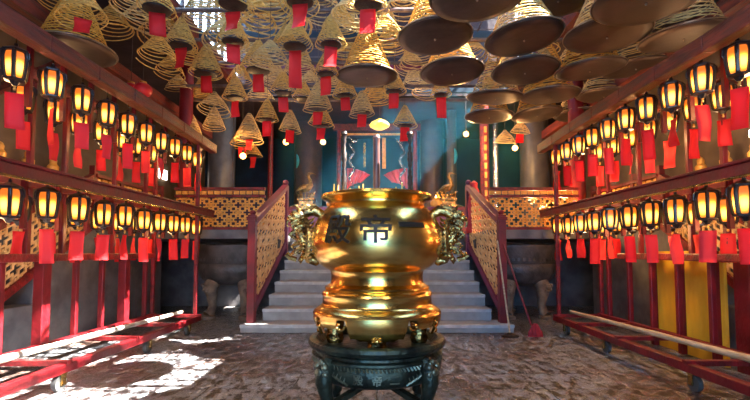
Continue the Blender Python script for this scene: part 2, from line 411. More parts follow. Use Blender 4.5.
# ================================================================= LANTERN RACKS
def rack(s):
    t = thing('lantern_rack', 'long red wheeled lantern rack carrying %s' % ('a peeling white pole' if s < 0 else 'a tan bamboo pole in front of yellow boards'), 'rack', (0, 0, 0), 0, 'lantern racks')
    Y0, Y1 = .9, 6.3
    XF, XR = s*2.42, s*3.02
    tb = MB()
    prof = [(XF, y, 2.58+.012*math.sin(y*1.7)) for y in [Y0+(Y1-Y0)*k/10 for k in range(11)]]
    for a, b_ in zip(prof[:-1], prof[1:]): tb.bar(a, b_, .10, .13)
    tb.build('top_beam', M['redwood'], t, bevel=.012)
    MB().bar((s*2.56, Y0, 2.60), (s*2.56, 6.2, 2.60), .05, .05).build('hanging_rail', M['redwood'], t)
    MB().bar((XR, Y0, 2.60), (XR, 6.2, 2.60), .07, .09).build('top_beam', M['redwood'], t, bevel=.01)
    MB().bar((XF, Y0, 1.59), (XF, Y1, 1.59), .05, .09).bar((XF, Y0, 1.647), (XF, Y1, 1.647), .08, .025).build('middle_beam', M['red'], t, bevel=.008)
    MB().bar((s*2.56, Y0, 1.645), (s*2.56, 6.2, 1.645), .04, .03).build('hanging_rail', M['redwood'], t)
    MB().cyl((s*2.385, Y0, 1.545), (s*2.385, 6.2, 1.545), .011, 8).build('brass_conduit', M['oldbrass'], t, smooth=True)
    MB().bar((XR, Y0, 1.64), (XR, 6.2, 1.64), .05, .06).build('middle_beam', M['red'], t, bevel=.008)
    MB().bar((s*2.98, Y0, 1.0), (s*2.98, 5.72 if s < 0 else 5.3, 1.0), .06, .07).build('rail', M['redworn'], t, bevel=.008)
    bf = MB(); bf.bar((s*2.40, Y0, .165), (s*2.40, 5.85, .165), .07, .07); bf.bar((s*3.0, Y0, .20), (s*3.0, 5.85, .20), .06, .06)
    bf.build('bottom_frame', M['red'], t, bevel=.006)
    cm = [1.6, 2.5, 3.35, 4.3, 5.1, 5.8]
    for yy in cm: MB().bar((s*2.36, yy, .20), (s*3.03, yy, .20), .05, .04).build('cross_bar', M['redworn'], t)
    for k in range(10):
        yy = 2.98+.345*k+.172
        MB().box((s*2.60, yy, 2.36), (.035, .03, .46)).build('hanging_slat', M['red'], t); MB().box((s*2.60, yy, 1.43), (.035, .03, .42)).build('hanging_slat', M['red'], t)
    posts = [3.46, 3.9, 4.33, 4.74, 5.16, 5.62]
    for k, yy in enumerate(posts):
        wide = (k in (1, 4)) and s < 0
        MB().box((XR, yy, .6), (.05 if not wide else .09, .045 if not wide else .10, .78)).build('post', M['red'], t, bevel=.006)
    for yy in (2.2, 3.0, 3.73, 4.15, 4.95, 5.62):
        MB().box((XR+s*.02, yy, 1.8), (.045, .045, 1.62)).build('post', M['red'], t, bevel=.006)
    MB().box((s*2.44, 5.82, 1.36), (.045, .045, 2.34)).build('post', M['redworn'], t, bevel=.005)
    MB().box((XR, 5.82, 1.36), (.045, .045, 2.34)).build('post', M['redworn'], t, bevel=.005)
    for yy in (5.5, 4.55, 3.3, 1.8):
        wh = MB(); wh.cyl((s*2.40-.018, yy, .062), (s*2.40+.018, yy, .062), .062, 18)
        w_ = wh.build('caster_wheel', M['rubber'], t, smooth=True)
        b = MB().box((s*2.40-.028, yy+.01, .09), (.008, .05, .09)).box((s*2.40+.028, yy+.01, .09), (.008, .05, .09)).box((s*2.40, yy+.01, .13), (.07, .06, .01))
        b.cyl((s*2.40-.034, yy, .062), (s*2.40+.034, yy, .062), .012, 8); b.build('fork', M['oldbrass'], w_)
    return t
rack(-1); rack(1)

# ---- lantern prototype
def make_lantern():
    t = thing('hexagonal_lantern', '', 'lantern')
    H = .105
    def ring(r, z, n=6): return [(r*math.cos(PI/6+2*PI*k/n), r*math.sin(PI/6+2*PI*k/n), z) for k in range(n)]
    lv = [(.054,-.108),(.070,-.095),(.080,-.02),(.087,.06),(.080,.10),(.060,.113)]
    pn = MB(); vs = []
    for r, z in lv: vs += ring(r, z)
    pn.add(vs, [(i*6+k, i*6+(k+1)%6, (i+1)*6+(k+1)%6, (i+1)*6+k) for i in range(len(lv)-1) for k in range(6)])
    pn.build('glass_panes', M['pane'], t)
    fr = MB()
    for k in range(6):
        an = PI/6+2*PI*k/6
        fr.tube([(math.cos(an)*(r+.004), math.sin(an)*(r+.004), z) for r, z in lv], .016, 6)
        # scrolled bracket outside each corner
        fr.tube([(math.cos(an)*r, math.sin(an)*r, z) for r, z in ((.09,.115),(.108,.10),(.112,.05),(.098,.03))], [.006,.006,.004,.002], 5)
    fr.lathe([(.0001,.185),(.016,.18),(.014,.16),(.045,.148),(.098,.122),(.096,.106),(.06,.103)][::-1], n=6, rz=PI/6)
    fr.lathe([(.056,-.098),(.082,-.104),(.080,-.118),(.04,-.126),(.022,-.150),(.012,-.16),(.0001,-.165)][::-1], n=6, rz=PI/6)
    fr.build('frame', M['black'], t)
    MB().tube([(0,0,.18),(0,0,.245)], .005, 5).torus((0,0,.188), .011, .0035, 10, 5, 'X').build('hook', M['oldbrass'], t)
    MB().lathe([(.0001,-.195),(.010,-.19),(.012,-.178),(.006,-.165),(.014,-.158),(.0001,-.15)], n=8).build('finial', M['gold'], t)
    return t
def tag_mesh(w=.10, h=.24, seed=0):
    rnd = random.Random(seed); b = MB(); n = 6; vs = []
    ph = rnd.random()*6; am = .006+.012*rnd.random(); tw = (rnd.random()-.5)*.5
    for j in range(n+1):
        z = -h*j/n
        for i in range(4):
            x = (i/3-.5)*w; y = am*math.sin(ph+j*.8+i*.6) + tw*x*j/n
            vs.append((x+.01*math.sin(ph)*j/n, y, z))
    m = len(vs); vs2 = [(x, y+.002, z) for x, y, z in vs]
    fs = []
    for j in range(n):
        for i in range(3):
            a = j*4+i; fs.append((a, a+1, a+5, a+4)); fs.append((m+a, m+a+4, m+a+5, m+a+1))
    b.add(vs+vs2, fs)
    for j in range(n):
        for i in (0, 3):
            a = j*4+i; b.f.append((a, a+4, m+a+4, m+a))
    for i in range(3):
        for j in (0, n):
            a = j*4+i; b.f.append((a, m+a, m+a+1, a+1))
    return b
TAGS = []
for k in range(6):
    me = bpy.data.meshes.new('paper_tag'); tb = tag_mesh(seed=k); me.from_pydata(tb.v, [], tb.f); me.update(); me.materials.append(M['paper'])
    for p in me.polygons: p.use_smooth = True
    TAGS.append(me)
thread = bpy.data.meshes.new('thread'); tb = MB().cyl((0,0,0), (0,0,.06), .0015, 4); thread.from_pydata(tb.v, [], tb.f); thread.materials.append(M['cord'])
def add_tag(parent, loc, rz=0.0, sc=(1,1,1), k=None):
    o = bpy.data.objects.new('paper_tag', random.choice(TAGS) if k is None else TAGS[k]); COL.objects.link(o); o.parent = parent
    o.location = loc; o.rotation_euler = (0, 0, rz); o.scale = sc
    th = bpy.data.objects.new('thread', thread); COL.objects.link(th); th.parent = o
    return o
proto = make_lantern(); first = True
rl = random.Random(5)
TIER = {2.38: 'upper', 1.42: 'lower'}
SKIP = {(-1,2.38,0,0),(-1,1.42,1,3)}
for s in (-1, 1):
    for zt_, tn in ((2.36 if s < 0 else 2.40, 'upper'), (1.405, 'lower')):
        for row, (X, y0, n) in enumerate(((2.56, 2.98, 10), (3.02, 3.27 if s < 0 else 3.35, 8))):
            for k in range(n):
                Y = y0 + .345*k
                t = proto if first else copy_tree(proto); first = False
                for ch in [c_ for c_ in t.children if c_.name.startswith('paper_tag')]:
                    pass
                zz = zt_ + rl.uniform(-.012, .012)
                t.location = (s*X, Y, zz); t.rotation_euler = (0, 0, rl.choice((0.0, 0.12, -.12)) + math.atan2(t.location.y, t.location.x)+PI/2 + rl.uniform(-.08, .08)+(PI/6 if rl.random() < (.75 if s > 0 else .12) else 0)); t.scale = (.88,.88,.92) if s > 0 else (.84,.84,.90)
                fb = 'outer' if row == 0 else 'inner'
                t['label'] = 'lit amber lantern, %s from the near end, %s %s row of the %s rack' % (ORD[k+1], tn, fb, SD[s])
                t['group'] = '%s %s row lanterns on the %s rack' % (tn, fb, SD[s])
# tags are added after copying so each lantern gets its own slip
for t in [o for o in COL.objects if o.name.startswith('hexagonal_lantern')]:
    r_ = rl.random()
    if r_ < .86 or t.location.y > 4.2:
        add_tag(t, (0, 0, -.21), -t.rotation_euler.z - math.atan2(t.location.x, t.location.y) + rl.choice((0,0,.9,-.9)) + rl.uniform(-.35, .35), (rl.uniform(1.05,1.3), 1, rl.uniform(1.05,1.35)))

# ================================================================= INCENSE COILS
def coil_mesh(name, R, H, turns, r, mt, sag=0.0, curve=1.0, segs=20, seed=0, r0=.02):
    rnd = random.Random(seed); pts = []
    N_ = int(turns*segs); wob = [rnd.uniform(-1,1) for _ in range(int(turns)+3)]
    for i in range(N_+1):
        u = i/N_; a = 2*PI*i/segs; q = i/segs; k = int(q); f_ = q-k
        w_ = wob[k]*(1-f_)+wob[k+1]*f_
        rad = r0+(R-r0)*(u**curve); z = -H*u
        z -= sag*H*(max(0, u-.55)/.45)**2*(.5+.5*math.sin(a*1.0+seed)) + .012*w_*u
        rad *= 1+.05*w_*u
        pts.append((rad*math.cos(a), rad*math.sin(a), z))
    b = MB(); b.tube(pts, r, 4)
    me = bpy.data.meshes.new(name); me.from_pydata(b.v, [], b.f); me.update(); me.materials.append(mt)
    for p in me.polygons: p.use_smooth = True
    return me
CM = {
 't': [coil_mesh('coil', .20, .36, 16, .0062, M['coil'], .05, .9, seed=1), coil_mesh('coil', .20, .32, 15, .0062, M['coil'], .12, 1.0, seed=2), coil_mesh('coil', .20, .38, 17, .0062, M['coilpale'], .08, .85, seed=3)],
 'l': [coil_mesh('coil', .20, .24, 10, .0060, M['coil'], .35, 1.05, seed=4), coil_mesh('coil', .20, .20, 11, .0060, M['coilpale'], .45, 1.1, seed=5)],
 'b': [coil_mesh('coil', .20, .42, 22, .0042, M['coilorange'], .02, .9, 24, seed=6), coil_mesh('coil', .20, .40, 20, .0042, M['coilpale'], .03, 1.0, 24, seed=7)],
}
def simple(mesh_mb, name, m, smooth=True):
    me = bpy.data.meshes.new(name); me.from_pydata(mesh_mb.v, [], mesh_mb.f); me.update(); me.materials.append(m)
    for p in me.polygons: p.use_smooth = smooth
    return me
plate_me = simple(MB().lathe([(.0001,-.004),(.115,-.006),(.13,.0),(.132,.010),(.126,.010),(.112,.0),(.0001,.002)], n=28), 'ash_plate', M['iron'])
cord_me = simple(MB().cyl((0,0,0),(0,0,1), .0035, 5), 'hanging_cord', M['cord'])
def inst(name, me, parent, loc=(0,0,0), sc=(1,1,1), rot=(0,0,0)):
    o = bpy.data.objects.new(name, me); COL.objects.link(o); o.parent = parent; o.location = loc; o.scale = sc; o.rotation_euler = rot; return o
coils = []; occupied = []
def clear(p, R, z0, z1, k=.94):
    return all((p.x-q[0])**2+(p.y-q[1])**2 > ((R+q[2])*k)**2 or z1 < q[3] or z0 > q[4] for q in occupied)
def coil(px, py, w, kind='t', tagy=None, plate=True, zb=None, v=0, hz=1.0, tagw=None):
    """px,py: image position of the coil's base; w: base width in pixels"""
    z = zb if zb is not None else (3.25 if py < 100 else 3.25-.5*min(1, (py-100)/45))
    p = atz(px, py, z)
    if p.y > 8.6: p = at(px, py, 8.6)
    fill = tagy is None and not plate and zb in (3.7, 4.0)
    for f_ in (1, 1.05, .95, 1.1, .9, 1.15, .86, 1.2, .82, 1.26, .78, 1.32):
        q = at(px, py, p.y*f_); R = w*q.y/F/2; hh = {'t': .42, 'l': .34}[kind]*R/.2*hz
        if q.y < 8.7 and 2.95 < q.z+0*hh < 4.2 and clear(q, R, q.z-.3 if tagy else q.z-.05, q.z+hh, .72 if fill else .94): break
    else:
        if fill: return
        q = p; R = w*q.y/F/2
    p = q; occupied.append((p.x, p.y, R, p.z-.3 if tagy else p.z-.05, p.z+hh))
    coils.append((p, R, kind, tagy, plate, v, hz, w))
C = coil
# trays: (x, y, width)
TR = [(452,73,64,'l',0),(435,38,75,'b',0),(367,77,62,'b',0),(477,-2,96,'b',0),(524,39,77,'b',1),(558,0,88,'b',0),(607,36,82,'b',1),(525,72,66,'b',1),(590,70,69,'b',0),
      (495,98,56,'b',1),(550,96,59,'b',0),(604,96,52,'b',1),(537,115,49,'b',0),(489,117,50,'b',0),(578,115,46,'b',1),(684,38,88,'b',1),(636,68,60,'b',1),(646,2,92,'b',0),(730,4,90,'b',1),(74,52,92,'b',0)]
trays = []
for px, py, w, kd, v in TR:
    D = .78*F/w; z = at(px, py, D).z; z = max(3.14, min(3.42, z)); p = atz(px, py, z); R = .39
    for f_ in (1, .97, 1.03, .94, 1.06, .91, 1.09, .88, 1.13, 1.17):
        q = at(px, py, p.y*f_)
        if clear(q, R, q.z-.05, q.z+.10) and 2.95 < q.z < 3.6: break
    p = q
    occupied.append((p.x, p.y, R, p.z-.03, p.z+.06)); occupied.append((p.x, p.y, .30, p.z, p.z+.75))
    trays.append((p, R, px, py, v))
# near and middle rows, read left to right and top to bottom
C(83,16,48,'l',(7,22),False,zb=3.15); C(132,12,42,'l',None,False,zb=3.6,v=1); C(157,10,42,'l',(4,27),True,zb=3.2)
C(158,58,42,'l',None,False,zb=3.5); C(181,46,33,'t',(48,68)); C(233,4,44,'l',(12,30),True,zb=3.2)
C(233,42,33,'t',(43,62)); C(300,2,42,'l',(2,25),zb=3.2); C(295,47,36,'t',(50,88),v=1); C(331,45,33,'t',(46,66))
C(368,5,44,'l',(10,33),zb=3.2); C(345,36,44,'t',None,False,zb=3.9,v=2)
C(206,74,34,'t',(73,90)); C(258,71,36,'t',(74,92),v=1); C(235,98,26,'t',(101,117)); C(214,112,34,'l',None,False,v=1)
C(214,126,22,'t',None,False,v=2); C(191,134,23,'t',None,False,v=2,zb=2.85); C(283,93,26,'t',(97,112),v=1); C(267,120,24,'t',(115,130))
C(249,138,28,'t',(128,139),v=2); C(290,129,22,'t',(125,138),v=2); C(253,156,19,'t',(155,166),zb=2.75,hz=.7); C(242,146,24,'t',(141,152),False,v=1,zb=2.75)
C(321,126,26,'t',(128,140),v=1); C(326,74,26,'t',(77,95)); C(345,96,26,'t',(95,108)); C(318,108,30,'t',(112,125),v=2)
C(362,113,26,'t',(112,125),v=2); C(394,92,26,'t',(93,108)); C(405,126,24,'t',(110,124),v=1); C(441,95,22,'t',(97,118))
C(505,143,22,'l',None,False,v=1,zb=2.95); C(520,133,20,'l',(124,133),False,v=1,zb=2.95); C(303,99,22,'t',None,v=1)
# higher, further coils filling the light well
for px, py, w, kd, v in ((275,34,78,'l',1),(320,14,50,'l',1),(205,22,48,'t',2),(256,22,44,'l',0),(405,18,52,'l',1),(250,58,34,'t',2),(300,72,34,'t',2),(222,60,34,'l',1),
        (345,60,36,'t',0),(390,52,34,'t',1),(410,70,34,'l',1),(190,62,32,'l',0),(275,84,28,'t',2),(310,88,30,'l',1),(178,90,26,'l',1),(260,100,30,'l',1),(375,96,30,'l',0),(340,28,40,'l',0),(112,30,44,'l',0),(60,6,44,'l',0),
        (470,60,40,'l',1),(540,50,40,'l',1),(500,85,34,'l',1),(380,24,36,'t',2),(200,100,24,'t',1),(170,72,30,'l',0),(425,95,28,'l',1),(285,50,30,'t',1),(240,20,60,'l',1),(315,48,44,'l',0),(268,12,54,'l',0),(355,20,50,'l',1),(225,44,46,'l',1),(385,40,46,'l',0),(330,92,34,'l',1),(298,60,40,'l',1),(420,60,40,'t',2),(250,38,50,'t',2),(165,36,50,'l',0),(148,28,52,'l',1),(415,84,26,'t',2),(512,60,34,'l',0),(575,60,34,'l',1),(270,66,44,'l',1),(378,104,28,'t',1),(352,78,28,'t',2),(240,84,26,'t',1)):
    C(px, py, w, kd, None, False, zb=4.0 if py < 60 else 3.7, v=v)
tray_me = simple(MB().lathe([(.0001,-.012),(.30,-.016),(.375,-.006),(.392,.014)], n=48).lathe([(.392,.014),(.375,-.002),(.30,-.010),(.0001,-.006)], n=48), 'ash_tray', M['tray'])
rim_me = simple(MB().torus((0,0,.014), .395, .0065, 48, 6), 'rim', M['trayrim'])
knob_me = simple(MB().lathe([(.0001,-.030),(.008,-.028),(.010,-.014),(.0001,-.010)], n=8), 'knob', M['trayrim'])
wire_me = simple(MB().cyl((.385,0,.014),(.20,0,.12), .003, 4), 'wire', M['iron'])
def rowed(lst, key_y, tol):
    order = sorted(range(len(lst)), key=lambda i: key_y(lst[i])); rows = []; cur = [order[0]]
    for i in order[1:]:
        if key_y(lst[i]) - key_y(lst[cur[0]]) < tol: cur.append(i)
        else: rows.append(cur); cur = [i]
    rows.append(cur); return rows
rt = random.Random(3)
for ri, row in enumerate(rowed(trays, lambda a: a[0].y, .55)):
    row.sort(key=lambda i: trays[i][0].x)
    for ci, i in enumerate(row):
        p, R, px, py, v = trays[i]
        t = thing('incense_coil', 'large coil over a blackened ash tray, %s from white-pole side, %s tray row' % (ORD[ci+1], ORD[ri+1]), 'incense coil', p, 0, 'coils over ash trays')
        if px == 74: t['label'] = 'lone incense coil over a round ash tray above the white-pole lantern rack'
        if px == 367: t['label'] = 'incense coil over a pale grey ash tray hanging straight above the golden censer'
        t.rotation_euler = (rt.uniform(-.03,.05), (.05 if p.x > 1.2 else 0)+rt.uniform(-.04,.05), rt.uniform(0,6))
        tr = inst('ash_tray', tray_me, t); inst('rim', rim_me, tr); inst('knob', knob_me, tr); [inst('wire', wire_me, t, rot=(0,0,PI/4+k*PI/2)) for k in range(4)]
        inst('coil', CM['b'][v], t, (0,0,.72), (1.62,1.62,1.62), (0,0,rt.uniform(0,6)))
        inst('hanging_cord', cord_me, t, (0,0,.71), (1,1,max(.1, CZ-p.z-.73)))
for ri, row in enumerate(rowed(coils, lambda a: a[0].y, .5)):
    row.sort(key=lambda i: coils[i][0].x)
    for ci, i in enumerate(row):
        p, R, kd, ty, plate, v, hz, w = coils[i]
        me = CM[kd][v % len(CM[kd])]; sc = R/.20
        H = {'t': .36, 'l': .24}[kd]*sc*hz
        if kd == 't' and ty and sc < 1: H *= 1.0
        tt = 'with a red paper tag' if ty else 'without a tag'
        nth = ORD[ci+1] if ci+1 < len(ORD) else 'last'
        t = thing('incense_coil', 'spiral incense coil %s, %s from the white-pole side, %s hanging row' % (tt, nth, ORD[ri+1]), 'incense coil', p, 0, 'small hanging incense coils')
        inst('coil', me, t, (0,0,H), (sc,sc,sc*hz), (0,0,rt.uniform(0,6)))
        inst('hanging_cord', cord_me, t, (0,0,H-.01), (1,1,max(.05, (CZ if p.y < 8.9 else CZ)-p.z-H)))
        if plate: inst('ash_plate', plate_me, t, (0,0,-.005), (sc,sc,1))
        if ty:
            za = at(377, ty[0], p.y).z - p.z; zb_ = at(377, ty[1], p.y).z - p.z
            add_tag(t, (0, 0, min(-.02, za)), rt.uniform(-.35,.35), (R*1.05/.10 if R < .12 else 1.35, 1, max(.5, (za-zb_)/.24)))

# ================================================================= GOLDEN CENSER
PY = 2.9
cen = thing('brass_censer', 'large polished golden censer with dark characters in the centre of the hall', 'censer', (0, PY, 0))
prof = [(.0001,.97),(.20,.965),(.30,1.0),(.34,1.08),(.345,1.2),(.30,1.345),(.325,1.40),(.345,1.415),(.358,1.43),(.374,1.425),(.376,1.412),(.362,1.398),(.335,1.388),(.318,1.372),(.318,1.362),(.336,1.345),(.372,1.305),(.404,1.260),(.425,1.21),(.438,1.14),(.436,1.08),(.420,1.02),(.385,.972),(.345,.945),(.318,.933),(.312,.925),(.306,.90),(.306,.87),(.312,.845),(.330,.832),(.345,.826),(.350,.815),(.342,.805),(.348,.797),(.364,.788),(.368,.775),(.362,.762),(.362,.72),(.368,.708),(.378,.700),(.386,.695),(.402,.685),(.418,.672),(.424,.655),(.422,.650)]
MB().lathe(prof, n=96).build('vessel', M['brass'], cen, smooth=True)
MB().lathe([(.0001,1.33),(.31,1.335)], n=40).build('ash', M['ash'], cen)
# pierced skirt
def skirt():
    b = MB(); n = 360; zt_ = .66; rr = 8
    def bottom(deg):
        a = abs(((deg+45) % 90)-45)      # 0 at lobe centre
        if a < 6: return .512
        if a < 24: return .517+.020*((a-6)/18)+.008*abs(math.sin((a-6)/18*PI*2))
        if a < 26: return .537+(.645-.537)*((a-24)/2)
        if a < 34: return .652-.006*abs(a-30)/5
        if a < 36: return .645-(.645-.60)*((a-34)/2)
        return .60-.010*math.cos((a-45)/11*PI/2)
    def rr_(z): return .424 - .045*max(0, (zt_-z-.03)/.1)**1.4
    for k in range(n):
        th = 2*PI*k/n - PI/2; zb_ = bottom(360*k/n)
        for off in (0, -.014):
            for j in range(rr+1):
                z = zt_ + (zb_-zt_)*j/rr; r_ = rr_(z)+off
                b.v.append((r_*math.cos(th), r_*math.sin(th), z))
    m = 2*(rr+1)
    for k in range(n):
        k2 = (k+1) % n
        for j in range(rr):
            b.f.append((k*m+j, k*m+j+1, k2*m+j+1, k2*m+j))
            b.f.append((k*m+rr+1+j, k2*m+rr+1+j, k2*m+rr+2+j, k*m+rr+2+j))
        b.f.append((k*m+rr, k*m+2*rr+1, k2*m+2*rr+1, k2*m+rr))
    return b
skirt().build('skirt', M['brass'], cen, smooth=True)
for q in range(4):
    for sd in (-1, 1):
        sc_ = MB()
        a0 = q*PI/2 - PI/2 + sd*math.radians(28.5)
        pts = []
        for i in range(15):
            u = i/14; an = u*1.6*PI; rad = .032*(1-.55*u)
            da = sd*(rad*math.cos(an+PI*.9)+.02)/.41; dz = rad*math.sin(an+PI*.9)*1.0
            pts.append((.417*math.cos(a0+da), .417*math.sin(a0+da), .612+dz*.8))
        sc_.tube(pts, [.008]*12+[.009,.010,.005], 6); sc_.build('skirt_scroll', M['brass'], cen, smooth=True)
    sc_ = MB(); a0 = q*PI/2-PI/2
    sc_.ball((.385*math.cos(a0), .385*math.sin(a0), .533), .018)
    for k in range(6):
        an = k*PI/5; sc_.ball(((.390)*math.cos(a0+.06*math.cos(an)), .390*math.sin(a0+.06*math.cos(an)), .530+.026*math.sin(an)), .009, 8)
    sc_.build('rosette', M['brass'], cen, smooth=True)
# feet down into the stand's dish
for k in range(4):
    ft = MB(); a = k*PI/2; ft.lathe([(.05,.452),(.06,.48),(.05,.52),(.07,.62)], (.28*math.cos(a), .28*math.sin(a), 0), 12); ft.build('foot', M['oldbrass'], cen, smooth=True)
def rad_at(z):
    for (r0, z0), (r1, z1) in zip(prof[13:-1], prof[14:]):
        if min(z0, z1) <= z <= max(z0, z1) and abs(z1-z0) > 1e-6: return r0+(r1-r0)*(z-z0)/(z1-z0)
    return .42
def text_mesh(body, size, depth):
    cu = bpy.data.curves.new('glyph', 'FONT'); cu.body = body; cu.size = size; cu.extrude = depth; cu.align_x = 'CENTER'; cu.align_y = 'CENTER'; cu.resolution_u = 4
    cu.offset = size*.008
    o = bpy.data.objects.new('glyph', cu); COL.objects.link(o)
    dg = bpy.context.evaluated_depsgraph_get(); me = bpy.data.meshes.new_from_object(o.evaluated_get(dg))
    bpy.data.objects.remove(o); return me
def wrap_text(body, size, depth, ang, zc, parent, m, radf, name='character', sy=1.0, sx=1.0):
    try: me = text_mesh(body, size, depth)
    except Exception as e: print('text', e); return None
    if not len(me.vertices): print('empty glyph', body); return None
    xs = [v.co.x for v in me.vertices]; ys = [v.co.y for v in me.vertices]
    cx_ = (min(xs)+max(xs))/2; cy_ = (min(ys)+max(ys))/2
    import bmesh
    bm = bmesh.new(); bm.from_mesh(me); bmesh.ops.triangulate(bm, faces=bm.faces)
    bmesh.ops.subdivide_edges(bm, edges=[e for e in bm.edges if e.calc_length() > size*.12], cuts=3, use_grid_fill=False)
    bmesh.ops.triangulate(bm, faces=bm.faces)
    for v in bm.verts:
        z = zc+(v.co.y-cy_)*sy; r_ = radf(z)+v.co.z
        th = ang + (v.co.x-cx_)*sx/radf(zc) - PI/2
        v.co = (r_*math.cos(th), r_*math.sin(th), z)
    bm.to_mesh(me); bm.free(); me.materials.clear(); me.materials.append(m)
    o = bpy.data.objects.new(name, me); COL.objects.link(o); o.parent = parent; return o
wrap_text('殿', .190, .008, math.radians(-33), 1.185, cen, M['inklet'], rad_at)
wrap_text('帝', .185, .008, math.radians(-1), 1.185, cen, M['inklet'], rad_at, sx=1.15, sy=.95)
wrap_text('一', .185, .008, math.radians(29), 1.212, cen, M['inklet'], rad_at, sy=1.6)
# dragon handles
def dragon(s):
    b = MB(); rnd = random.Random(8)
    def T(pts, rr, n=8): b.tube([(s*x, y, z) for x, y, z in pts], rr, n)
    # body: rises off the belly, arches out and returns at the base
    T([(.37,0,1.30),(.42,0,1.33),(.47,0,1.325),(.515,0,1.29),(.53,0,1.23),(.515,0,1.17),(.49,0,1.11),(.475,0,1.05),(.45,0,1.00),(.41,0,.985),(.38,0,1.0)],
      [.030,.038,.040,.036,.036,.038,.034,.032,.034,.03,.022], 10)
    T([(.48,-.03,1.27),(.455,-.045,1.2),(.452,-.05,1.12),(.46,-.04,1.04),(.45,-.03,.985)], [.018,.024,.024,.022,.016])
    # head looking outwards
    b.ball((s*.535, -.01, 1.295), .045, 12, 1.25, .9, .9); b.ball((s*.575, -.02, 1.275), .028, 10, 1.2, .9, .8)
    b.ball((s*.555, -.045, 1.31), .012, 8)
    T([(.50,0,1.33),(.47,0,1.365),(.44,.0,1.352)], [.016,.010,.003]); T([(.52,.02,1.33),(.50,.02,1.375),(.48,.02,1.39)], [.014,.008,.002])
    T([(.52,-.03,1.33),(.545,-.03,1.36),(.58,-.03,1.355)], [.013,.009,.002])
    T([(.58,-.02,1.27),(.605,-.02,1.25),(.60,-.02,1.22),(.58,-.02,1.225)], [.010,.009,.006,.003])
    # mane and flame curls
    for k in range(15):
        z = 1.27-.27*k/14; x0 = .50+.035*math.sin(k*1.9); y0 = rnd.uniform(-.045,.045); d = rnd.uniform(.035,.075)
        up = rnd.choice((-1, 1)); 
        T([(x0,y0,z),(x0+d*.6,y0*1.3,z+.010*up),(x0+d,y0*1.5,z+.03*up),(x0+d*.75,y0*1.6,z+.045*up),(x0+d*.55,y0*1.6,z+.032*up)], [.018,.016,.012,.009,.004], 6)
    for k in range(9):
        z = 1.25-.24*k/8; T([(.455,-.05,z),(.425,-.07,z+.012),(.415,-.06,z+.03)], [.014,.010,.003], 6)
    for k in range(12):
        z = 1.28-.28*k/11; b.ball((s*(.50+.02*math.sin(k*2.3)), -.04, z), .017, 8)
    b.build('dragon_handle', M['oldbrass'], cen, smooth=True)
dragon(-1); dragon(1)
# things standing in the censer
for j, px in enumerate((344, 410)):
    x = at(px, 190, PY).x
    b = MB(); p = []
    H = at(px, 136, PY).z-1.33
    for i in range(26):
        u = i/25; p.append((.011+.006*(i % 2)+.004*math.sin(u*20), u*H))
    b.lathe(p, n=10)
    b.lathe([(.014,H),(.024,H+.012),(.018,H+.03),(.0001,H+.035)], n=10)
    o = b.build('incense_pole', M['iron'], None, smooth=True, loc=(x, PY, 1.33)); tag(o, 'tall knobbed dark pole standing in the golden censer on the %s side' % SD[-1 if j == 0 else 1], 'incense pole', 'tall poles in the censer')
x = at(376.5, 190, PY).x
MB_ = MB().lathe([(.024,0),(.024,.50),(.028,.51),(.020,.53),(.0001,.535)], n=14)
o = MB_.build('incense_pole', M['browncol'], None, smooth=True, loc=(x, PY+.05, 1.33)); tag(o, 'thick red brown incense pole in the middle of the golden censer', 'incense pole', 'tall poles in the censer')
for k, (px, py, dy) in enumerate(((334,184,-.1),(338,185,-.05),(359,186,.0),(363,184,.1),(396,187,-.1),(402,183,.05),(350,188,.12))):
    p = at(px, py, PY+dy)
    o = MB().cyl((0,0,0), (0,0,p.z-1.33), .0045, 6).build('incense_stick', M['stick'], None, smooth=True, loc=(p.x, PY+dy, 1.33)); tag(o, 'thin yellow incense stick in the golden censer, %s counting from the white-pole side' % ORD[[0,1,2,4,5,6,7,3][k+1] if k < 7 else 7], 'incense stick', 'yellow incense sticks in the censer')

# ---- bronze stand
sd = thing('bronze_stand', 'dark green bronze stand with four curved legs under the golden censer', 'stand', (0, PY, 0))
sp = [(.0001,.45),(.36,.45),(.385,.475),(.400,.497),(.425,.500),(.446,.490),(.452,.470),(.444,.450),(.420,.438),(.405,.428),(.408,.415),(.428,.405),(.430,.392),(.412,.380),(.412,.375),(.422,.345),(.418,.30),(.400,.270),(.375,.255),(.30,.25),(.0001,.25)]
MB().lathe(sp, n=80).build('basin', M['bronze'], sd, smooth=True)
rl_ = MB()
for k in range(110):
    a = 2*PI*k/110; x, y_ = math.cos(a), math.sin(a); rl_.bar((.414*x, .414*y_, .384), (.424*math.cos(a+.03), .424*math.sin(a+.03), .362), .008, .010)
for q in range(4):
    for sgn in (-1, 1):
        for j in range(4):
            a0 = q*PI/2-PI/2+sgn*math.radians(24+j*3.5)
            rl_.tube([(.42*math.cos(a0), .42*math.sin(a0), .28+.01*j), (.428*math.cos(a0+sgn*.05), .428*math.sin(a0+sgn*.05), .30+.01*j), (.425*math.cos(a0+sgn*.03), .425*math.sin(a0+sgn*.03), .325+.008*j)], [.006,.007,.002], 5)
rl_.build('relief_band', M['bronzerelief'], sd)
srad = lambda z: .421
for ch, an in (('殿',-15),('帝',0),('二',14)):
    wrap_text(ch, .062, .004, math.radians(an), .318, sd, M['bronzerelief'], srad)
